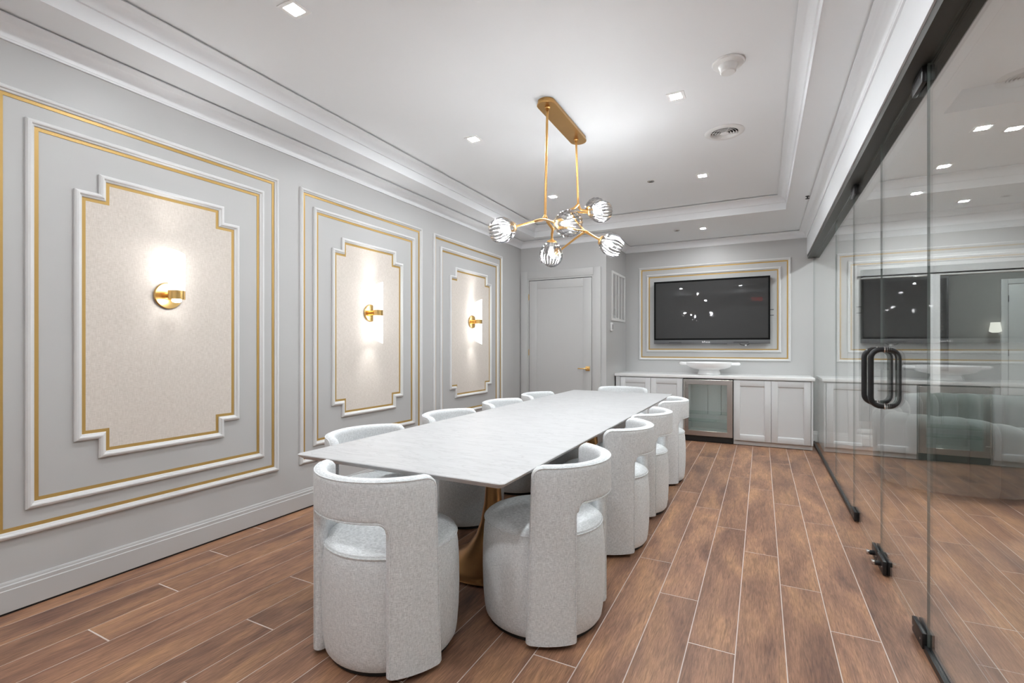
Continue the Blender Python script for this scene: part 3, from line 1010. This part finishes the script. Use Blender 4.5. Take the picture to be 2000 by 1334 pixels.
for (x, y), nm in zip(((-2.015, 2.225), (-2.015, 3.13), (-2.015, 4.02), (-2.015, 4.84)), names):
    put_chair(False, x, y, -PI/2, 'grey linen barrel chair '+nm)
put_chair(False, -1.545, 5.90, PI, 'grey linen barrel chair at the far end of the table, only its rim showing')

# ------------------------------------------------------------------ chandelier
ch = tag(empty('chandelier', (-1.36, 3.51, ZT)), 'brass branching chandelier with seven fluted clear glass globes', 'chandelier')
CI = Matrix.Translation((1.36, -3.51, -ZT))
L_ = lambda p: CI @ Vector(p)
# stadium canopy
def stadium(r, half, n=16):
    return [(r*math.cos(PI*i/n), half+r*math.sin(PI*i/n)) for i in range(n+1)]+[(-r*math.cos(PI*i/n), -half-r*math.sin(PI*i/n)) for i in range(n+1)]
bm = bmesh.new()
lay = []
for r_, z in ((0.062, 0.0), (0.062, -0.026), (0.068, -0.026), (0.068, -0.033), (0.066, -0.035)):
    lay.append([bm.verts.new((x, y, z)) for x, y in stadium(r_, 0.335)])
for a, b in zip(lay, lay[1:]):
    for i in range(len(a)):
        bm.faces.new((a[i], a[(i+1) % len(a)], b[(i+1) % len(a)], b[i]))
bm.faces.new(lay[0]); bm.faces.new(list(reversed(lay[-1])))
mesh_obj('canopy', bm, 'brass', ch, smooth=35)
R1T, R1B = (-1.360, 3.191, 3.014), (-1.374, 3.184, 2.235)
R2T, R2B = (-1.362, 3.800, 3.014), (-1.352, 3.822, 2.482)
for a, b in ((R1T, R1B), (R2T, R2B)):
    rd = tube('rod', [L_(a), L_(b)], [0.0085, 0.0095], 'brass', ch, 12)
    lathe('rod_collar', [(0.020, 0.0), (0.020, -0.008), (0.013, -0.012), (0.013, -0.030)], 'brass', rd, 20, CI @ Matrix.Translation(a))
A_, B_, N_ = (-1.405, 3.078, 2.176), (-1.343, 3.245, 2.152), (-1.204, 3.565, 2.186)
globes = [  # neck, centre
    ((-1.468, 2.887, 2.102), (-1.523, 2.793, 2.064)),
    ((-1.128, 2.822, 2.068), (-1.012, 2.742, 2.040)),
    ((-1.358, 3.271, 2.078), (-1.372, 3.286, 1.976)),
    ((-1.075, 3.516, 2.100), (-0.987, 3.519, 2.052)),
    ((-1.470, 3.693, 2.080), (-1.555, 3.752, 2.050)),
    ((-1.190, 3.628, 2.344), (-1.088, 3.590, 2.330)),
    ((-1.268, 3.846, 2.422), (-1.232, 3.960, 2.480)),
]
def branch(pts, r0=0.0105, r1=0.0075):
    p = smooth_path([L_(q) for q in pts], 6)
    n = len(p)
    tube('branch', p, [r0+(r1-r0)*i/(n-1) for i in range(n)], 'brass', ch, 10)
branch([R1B, (-1.382, 3.150, 2.200), A_, globes[0][0]], 0.012)
branch([A_, (-1.290, 2.970, 2.150), globes[1][0]])
branch([R1B, (-1.362, 3.215, 2.190), B_, (-1.354, 3.262, 2.118), globes[2][0]], 0.012)
branch([B_, (-1.285, 3.370, 2.180), N_])
branch([N_, (-1.150, 3.545, 2.150), globes[3][0]], 0.012)
branch([N_, (-1.300, 3.610, 2.150), globes[4][0]])
branch([R2B, (-1.368, 3.775, 2.440), (-1.380, 3.700, 2.405), (-1.300, 3.660, 2.370), globes[5][0]], 0.012)
branch([R2B, (-1.335, 3.835, 2.440), globes[6][0]], 0.012)
branch([(-1.380, 3.700, 2.405), (-1.300, 3.640, 2.290), N_])
for nk, ct in globes:
    nk, ct = Vector(nk), Vector(ct)
    ax = (ct-nk).normalized()
    q = ax.to_track_quat('Z', 'Y').to_matrix().to_4x4()
    M = CI @ Matrix.Translation(nk) @ q
    gl = lathe('globe_shade', [(0.030, 0.012), (0.045, 0.022), (0.066, 0.050), (0.079, 0.085), (0.082, 0.115), (0.076, 0.145), (0.064, 0.170), (0.0615, 0.168), (0.073, 0.143), (0.078, 0.115), (0.075, 0.085), (0.062, 0.053), (0.042, 0.026), (0.028, 0.016)],
               'shade_glass', ch, 72, M, smooth=60, flute=lambda a, i: 1+(0.085*abs(math.sin(9*a))-0.05)*(0.3 if i in (0, 13) else 1.0), cap0=False, cap1=False)
    lathe('globe_cap', [(0.009, -0.012), (0.013, -0.002), (0.030, 0.004), (0.036, 0.010), (0.036, 0.016), (0.026, 0.018)], 'brass', ch, 28, M)
    lathe('socket', [(0.014, 0.016), (0.014, 0.050)], 'white_plastic', ch, 16, M)
    lathe('bulb', [(0.008, 0.050), (0.011, 0.058), (0.017, 0.078), (0.0175, 0.092), (0.013, 0.106), (0.004, 0.114)], 'bulb_glow', ch, 20, M)

# ------------------------------------------------------------------ ceiling fittings
def downlight(x, y, z, glow, label, size=0.118):
    e = tag(empty('downlight', (x, y, z)), label, 'downlight', 'recessed square ceiling lights')
    h = size/2
    mesh_obj('trim_plate', sweep_poly(rect(-h, h, -h, h), [(0, 0.0), (0, -0.003), (0.002, -0.004), (0.020, -0.004), (0.026, 0.0)], lambda a, b, q: (a, b, q)), 'white_gloss', e)
    box('lens', -h+0.024, h-0.024, -h+0.024, h-0.024, -0.003, 0.0, glow, e)
    return e
for x, y, nm in ((-2.150, 1.711, 'on the sconce side, largest, cut by the picture top'),
                 (-2.155, 3.475, 'on the sconce side, left of the chandelier rods'),
                 (-2.157, 5.227, 'on the sconce side, seen beside the chandelier rod'),
                 (-0.530, 1.711, 'above the near chairs on the glass side, outside the picture'),
                 (-0.530, 3.525, 'on the glass side, between the chandelier and smoke detector'),
                 (-0.535, 5.285, 'on the glass side, beyond the round air diffuser'),
                 (-2.150, -0.050, 'behind the camera on the sconce side'), (-0.530, -0.050, 'behind the camera on the glass side')):
    downlight(x, y, ZT, 'downlight_glow', 'square recessed downlight '+nm)
downlight(-0.695, 6.932, ZC, 'spot_glow', 'square recessed downlight on the lower ceiling in front of the television', 0.108)
for y, nm in ((4.87, 'nearest of the three lobby lights'), (5.74, 'middle of the three lobby lights'), (6.62, 'farthest of the three lobby lights')):
    downlight(1.481, y, LZ, 'lobby_glow', 'square recessed downlight beyond the glass, '+nm)
for x, y, nm in ((2.9, 2.2, 'in the middle of the lobby'), (2.9, 5.6, 'above the lobby window'), (1.9, 0.6, 'at the near end of the lobby')):
    downlight(x, y, 3.10 if y < LY1 else LZ, 'lobby_glow', 'square recessed downlight out of view '+nm)
# smoke detector
sd = tag(empty('smoke_detector', (-0.182, 3.253, ZT)), 'round white smoke detector on the tray ceiling', 'smoke detector')
FL = Matrix.Scale(-1, 4, (0, 0, 1))
lathe('detector_base', [(0.092, 0.0), (0.094, 0.006), (0.088, 0.013), (0.060, 0.020)], 'white_plastic', sd, 48, FL)
lathe('detector_head', [(0.056, 0.018), (0.050, 0.034), (0.046, 0.040), (0.046, 0.058), (0.040, 0.064), (0.01, 0.066)], 'white_plastic', sd, 40, FL)
# round diffuser
df = tag(empty('air_diffuser', (-0.267, 4.295, ZT)), 'round white ceiling air diffuser with concentric louvres', 'vent')
lathe('diffuser_flange', [(0.100, 0.0), (0.148, 0.0), (0.150, 0.003), (0.140, 0.010), (0.112, 0.014), (0.104, 0.010), (0.100, 0.004)], 'white_plastic', df, 56, FL, cap0=False, cap1=False)
lathe('diffuser_throat', [(0.104, 0.0005), (0.001, 0.0005)], 'dark_void', df, 40, FL)
for r_ in (0.086, 0.066, 0.046):
    lathe('diffuser_ring', [(r_, 0.002), (r_+0.010, 0.014), (r_+0.008, 0.016), (r_-0.003, 0.003)], 'white_plastic', df, 48, FL, cap0=False, cap1=False)
lathe('diffuser_core', [(0.028, 0.001), (0.034, 0.014), (0.026, 0.018), (0.005, 0.018)], 'white_plastic', df, 32, FL)
for k_ in range(4):
    a = k_*PI/2+0.4
    c, s = math.cos(a), math.sin(a)
    tube('diffuser_spoke', [(0.03*c, 0.03*s, -0.012), (0.104*c, 0.104*s, -0.010)], 0.003, 'white_plastic', df, 6)
# sprinkler heads
for x, y, z, nm in ((-1.038, 5.215, ZT, 'round grey sprinkler cover on the tray ceiling'), (-1.023, 6.891, ZC, 'round grey sprinkler cover on the lower ceiling near the television')):
    e = tag(empty('sprinkler', (x, y, z)), nm, 'sprinkler', 'ceiling sprinklers')
    lathe('cover_plate', [(0.036, 0.0), (0.037, 0.004), (0.034, 0.007), (0.026, 0.007)], 'chrome', e, 32, FL)
    lathe('cover_recess', [(0.026, 0.0065), (0.020, 0.0075), (0.002, 0.0075)], 'tv_bar', e, 24, FL)
e = tag(empty('sprinkler', (0.431, 5.95, ZC)), 'small dark sprinkler head at the ceiling edge above the glass wall', 'sprinkler', 'ceiling sprinklers')
lathe('escutcheon', [(0.018, 0.0), (0.019, 0.004), (0.012, 0.007)], 'black_metal', e, 24, FL)
lathe('deflector', [(0.006, 0.006), (0.006, 0.024), (0.020, 0.026), (0.020, 0.029), (0.004, 0.029)], 'black_metal', e, 24, FL)

# exit sign on the wall behind the camera (shows as a reflection in the television)
ex = tag(empty('exit_sign', (-0.125, YR, 2.735)), 'red exit sign on the rear wall, mirrored in the television', 'exit sign')
box('sign_housing', -0.155, 0.155, 0.0, 0.045, -0.10, 0.10, 'black_plastic', ex, 0.004)
text_mesh('sign_letters', 'EXIT', 0.155, 'exit_red', ex, Matrix.Translation((0, 0.047, 0.0)) @ Matrix.Rotation(PI, 4, 'Z') @ Matrix.Rotation(PI/2, 4, 'X'), 0.001)

# ------------------------------------------------------------------ glass wall
hdr = tag(empty('header_rail', (XG, (YR+YB)/2, 2.50)), 'dark metal header rail along the top of the glass wall', 'rail')
hy2 = (YB-YR)/2
box('rail_body', -0.071, 0.066, -hy2, hy2, 0.006, 0.046, 'header_metal', hdr)
boxes('rail_lip', [(-0.071, -0.016, -hy2, hy2, 0.0, 0.006), (0.016, 0.066, -hy2, hy2, 0.0, 0.006)], 'header_metal', hdr)
GT = 0.0045
def pane_thing(name, y0, y1, z0, z1, label, cat):
    e = tag(empty(name, (XG, (y0+y1)/2, 0)), label, cat, 'frameless glass wall')
    h = (y1-y0)/2-0.0018
    pn = box('glass_pane', -GT, GT, -h, h, z0, z1, 'partition_glass', e)
    pn.data.materials.append(MATS['glass_edge'])
    for p in pn.data.polygons:
        if abs(p.normal.y) > 0.9: p.material_index = 1
    return e
seams = [YR, 2.638, 3.545, 4.502, 5.503, YB]
f1 = pane_thing('glass_panel', seams[0], seams[1], 0.022, 2.503, 'clear fixed glass panel nearest the camera, beside the glass door', 'glass panel')
d1 = pane_thing('glass_door', seams[1], seams[2], 0.012, 2.495, 'clear glass door leaf nearer the camera, with black loop handle', 'door')
d2 = pane_thing('glass_door', seams[2], seams[3], 0.012, 2.495, 'clear glass door leaf farther from the camera, with black loop handle', 'door')
f2 = pane_thing('glass_panel', seams[3], seams[4], 0.022, 2.503, 'clear fixed glass panel just past the far door leaf', 'glass panel')
f3 = pane_thing('glass_panel', seams[4], seams[5], 0.022, 2.503, 'clear fixed glass panel ending at the back wall', 'glass panel')
for fpan, a, b in ((f1, seams[0], seams[1]), (f2, seams[3], seams[4]), (f3, seams[4], seams[5])):
    h = (b-a)/2
    boxes('floor_channel', [(-0.016, -GT-0.001, -h, h, 0.0, 0.026), (GT+0.001, 0.016, -h, h, 0.0, 0.026), (-GT-0.001, GT+0.001, -h, h, 0.0, 0.020)], 'black_metal', fpan)
def loop_handle(parent, yoff, side):
    r_, w, z0, z1, rc = 0.0150, 0.064, 0.945, 1.295, 0.050
    x0 = side*(GT+0.001)
    x1 = side*(GT+w)
    pts = [(x0, yoff, z1-0.012)]
    for k_ in range(7):
        a = PI/2*k_/6
        pts.append((x1-side*rc+side*rc*math.sin(a), yoff, z1-0.012-rc+rc*math.cos(a)))
    for k_ in range(7):
        a = PI/2*k_/6
        pts.append((x1-side*rc+side*rc*math.cos(a), yoff, z0+0.012+rc-rc*math.sin(a)))
    pts.append((x0, yoff, z0+0.012))
    hd_ = tube('pull_handle', pts, r_, 'black_metal', parent, 16)
    for zz in (z0+0.012, z1-0.012):
        lathe('washer', [(0.0175, 0.0), (0.0175, 0.004)], 'chrome', hd_, 20, Matrix.Translation((side*GT, yoff, zz)) @ Matrix.Rotation(side*PI/2, 4, 'Y'))
for dd, yo in ((d1, seams[2]-0.100-(seams[1]+seams[2])/2), (d2, seams[2]+0.100-(seams[2]+seams[3])/2)):
    for side in (-1, 1):
        loop_handle(dd, yo, side)
def patch(parent, y0, y1, z0, z1, cover=0.017):
    p = boxes('patch_fitting', [(-GT-cover, -GT, y0, y1, z0, z1), (GT, GT+cover, y0, y1, z0, z1)], 'black_metal', parent, 0.002)
    for yy in (y0+0.025, y1-0.025):
        for s in (-1, 1):
            lathe('screw', [(0.005, 0.0), (0.005, 0.002)], 'chrome', p, 12, Matrix.Translation((s*(GT+cover), yy, (z0+z1)/2)) @ Matrix.Rotation(s*PI/2, 4, 'Y'))
    return p
c1, c2 = (seams[1]+seams[2])/2, (seams[2]+seams[3])/2
for dd, c, yh, sg in ((d1, c1, seams[1], 1), (d2, c2, seams[3], -1)):
    a, b = sorted((yh+sg*0.002-c, yh+sg*0.16-c))
    patch(dd, a, b, 0.008, 0.075)
    patch(dd, a, b, 2.430, 2.497)
for dd, c, sg in ((d1, c1, -1), (d2, c2, 1)):
    a, b = sorted((seams[2]+sg*0.002-c, seams[2]+sg*0.155-c))
    p = patch(dd, a, b, 0.008, 0.085)
    yy = (a+b)/2
    lathe('lock_cylinder', [(0.014, 0.0), (0.014, 0.022), (0.010, 0.024)], 'black_metal', p, 20, Matrix.Translation((-GT-0.017, yy, 0.046)) @ Matrix.Rotation(-PI/2, 4, 'Y'))
    box('thumb_turn', -GT-0.058, -GT-0.041, yy-0.014, yy+0.014, 0.034, 0.058, 'steel_handle', p, 0.003)

# ------------------------------------------------------------------ lobby beyond the glass
win = struct(empty('window_1', ((WX0+WX1)/2, YB, 0)))
wc = (WX0+WX1)/2
b = lambda x0, x1, y0, y1, z0, z1: (x0-wc, x1-wc, y0-YB, y1-YB, z0, z1)
boxes('window_casing', [b(WX0-0.085, WX0+0.012, YB-0.030, YB+0.0, 0.0, 2.44), b(WX1-0.012, WX1+0.085, YB-0.030, YB, 0.0, 2.44), b(WX0+0.012, WX1-0.012, YB-0.030, YB, 2.345, 2.44), b(WX0+0.012, WX1-0.012, YB-0.022, YB, 2.215, 2.345)], 'trim_paint', win, 0.004)
boxes('window_frame', [b(WX0, WX0+0.035, YB, YB+0.08, WZ0, WZ1), b(WX1-0.035, WX1, YB, YB+0.08, WZ0, WZ1), b(WX0, WX1, YB, YB+0.08, WZ1-0.02, WZ1+0.02), b(WX0, WX1, YB-0.01, YB+0.08, WZ0-0.02, WZ0+0.03)], 'trim_paint', win, 0.003)
boxes('window_mullion', [b(1.862, 1.955, YB-0.012, YB+0.07, WZ0, WZ1)], 'trim_paint', win, 0.004)
boxes('window_pane', [b(WX0+0.035, 1.862, YB+0.03, YB+0.042, WZ0, WZ1)], 'window_glass', win)
boxes('window_pane', [b(1.955, WX1-0.035, YB+0.03, YB+0.042, WZ0, WZ1)], 'window_glass', win)
# room behind the window
struct(box('wall_hall_back', 0.4, 5.6, 10.30, 10.42, 0, 2.9, 'hall_paint'))
struct(box('wall_hall_left', 0.4, 0.52, YB+0.12, 10.30, 0, 2.9, 'hall_paint'))
struct(box('wall_hall_right', 5.48, 5.6, YB+0.12, 10.30, 0, 2.9, 'hall_paint'))
struct(box('floor_hall', 0.4, 5.6, YB+0.1, 10.42, -0.1, 0.0, 'grout'))
struct(box('ceiling_hall', 0.4, 5.6, YB+0.12, 10.42, 2.9, 3.0, 'ceiling_paint'))
d_2 = struct(empty('door_2', (3.85, 10.30, 0)))
boxes('door_casing', [(-0.50, -0.42, -0.022, 0, 0, 2.36), (0.42, 0.50, -0.022, 0, 0, 2.36), (-0.42, 0.42, -0.022, 0, 2.28, 2.36)], 'trim_paint', d_2, 0.003)
boxes('door_slab', [(-0.41, 0.41, -0.012, 0, 0.01, 2.275)], 'trim_paint', d_2, 0.002)
for hz in (2.05, 1.2, 0.3):
    tube('hinge', [(-0.415, -0.016, hz-0.05), (-0.415, -0.016, hz+0.05)], 0.008, 'black_metal', d_2, 8)
sc_ = tag(empty('screen_panel', (1.75, 10.24, 0.9)), 'dark wall screen in the room behind the lobby window', 'screen')
box('panel_body', -1.0, 0.95, -0.03, 0.05, 0, 1.55, 'dark_panel', sc_, 0.006)
box('panel_face', -0.97, 0.92, -0.033, -0.03, 0.04, 1.51, 'tv_screen', sc_)
hl = tag(empty('hall_lamp', (3.26, 10.30, 1.52)), 'small glowing wall lamp beside the door behind the lobby window', 'wall lamp')
lathe('lamp_shade', [(0.04, 0.0), (0.075, 0.02), (0.055, 0.16)], 'hall_glow', hl, 24, Matrix.Translation((0, -0.09, 0)))
box('lamp_bracket', -0.02, 0.02, -0.06, 0.0, 0.02, 0.05, 'brass', hl)

downlight(3.3, 9.1, 2.9, 'lobby_glow', 'added square downlight, out of view, brightening the room behind the lobby window')  # unseen lamp added to lift the grey wall behind the window panes

# channel-tufted velvet sofa
sf = tag(empty('velvet_sofa', (1.5, 5.9, 0)), 'grey-green channel-tufted velvet sofa behind the glass wall', 'sofa')
raw = [(2.02, 5.66), (1.86, 5.50), (1.62, 5.42), (1.36, 5.44), (1.15, 5.58), (1.08, 5.82), (1.16, 6.06), (1.34, 6.26), (1.60, 6.40), (1.95, 6.44), (2.30, 6.36), (2.62, 6.20)]
pth = smooth_path([(x-1.5, y-5.9, 0) for x, y in raw], 24)
acc = [0.0]
for i in range(1, len(pth)):
    acc.append(acc[-1]+(pth[i]-pth[i-1]).length)
Ltot = acc[-1]
NCH = 17
bm = bmesh.new()
rings = []
for i, p in enumerate(pth):
    t = (pth[min(i+1, len(pth)-1)]-pth[max(i-1, 0)]).normalized()
    nn = Vector((-t.y, t.x, 0))
    s = acc[i]/Ltot
    H_ = 0.60+0.10*min(1, s/0.18)+0.13*max(0, min(1, (s-0.38)/0.2))
    bulge = 0.58+0.42*abs(math.sin(PI*NCH*s))**0.45
    taper = min(1.0, math.sqrt(max(0.0, min(s, 1-s)/0.03))) if min(s, 1-s) < 0.03 else 1.0
    w = 0.115*bulge*(0.35+0.65*taper)
    Ht = H_*(0.985+0.015*bulge)-(1-taper)*0.08
    sec = [(-w*0.72, 0.05), (-w*0.98, 0.12), (-w, Ht*0.5)]
    for k_ in range(0, 9):
        a = PI*(1-k_/8)
        sec.append((w*1.08*math.cos(a), Ht-0.115+0.115*math.sin(a)*(0.8+0.2*bulge)))
    sec += [(w, Ht*0.5), (w*0.98, 0.12), (w*0.72, 0.05)]
    rings.append([bm.verts.new(p+nn*o+Vector((0, 0, z))) for o, z in sec])
for a, b2 in zip(rings, rings[1:]):
    for k_ in range(len(a)-1):
        bm.faces.new((a[k_], a[k_+1], b2[k_+1], b2[k_]))
    bm.faces.new((a[-1], a[0], b2[0], b2[-1]))
bm.faces.new(rings[0]); bm.faces.new(list(reversed(rings[-1])))
mesh_obj('tufted_back', bm, 'velvet', sf, smooth=50)
bm = bmesh.new()
inner = [(-0.30, -0.34), (0.10, -0.42), (0.42, -0.26), (0.75, -0.05), (1.00, 0.20), (0.80, 0.42), (0.35, 0.46), (-0.05, 0.36), (-0.32, 0.10)]
cl = smooth_path([(x, y, 0) for x, y in inner]+[(inner[0][0], inner[0][1], 0)], 5)[:-1]
lay = []
for z, sc in ((0.06, 0.95), (0.10, 1.0), (0.36, 1.0), (0.42, 0.96), (0.44, 0.85)):
    lay.append([bm.verts.new((0.3+(p.x-0.3)*sc, 0.02+(p.y-0.02)*sc, z)) for p in cl])
for a, b2 in zip(lay, lay[1:]):
    for i in range(len(a)):
        bm.faces.new((a[i], a[(i+1) % len(a)], b2[(i+1) % len(a)], b2[i]))
bm.faces.new(lay[0]); bm.faces.new(list(reversed(lay[-1])))
mesh_obj('seat_cushion', bm, 'velvet', sf, smooth=50)
bm = bmesh.new()
lay = []
for z in (0.0, 0.07):
    lay.append([bm.verts.new((0.3+(p.x-0.3)*0.97, 0.02+(p.y-0.02)*0.97, z)) for p in cl])
for i in range(len(cl)):
    bm.faces.new((lay[0][i], lay[0][(i+1) % len(cl)], lay[1][(i+1) % len(cl)], lay[1][i]))
bm.faces.new(lay[0]); bm.faces.new(list(reversed(lay[1])))
mesh_obj('sofa_base', bm, 'black_plastic', sf)
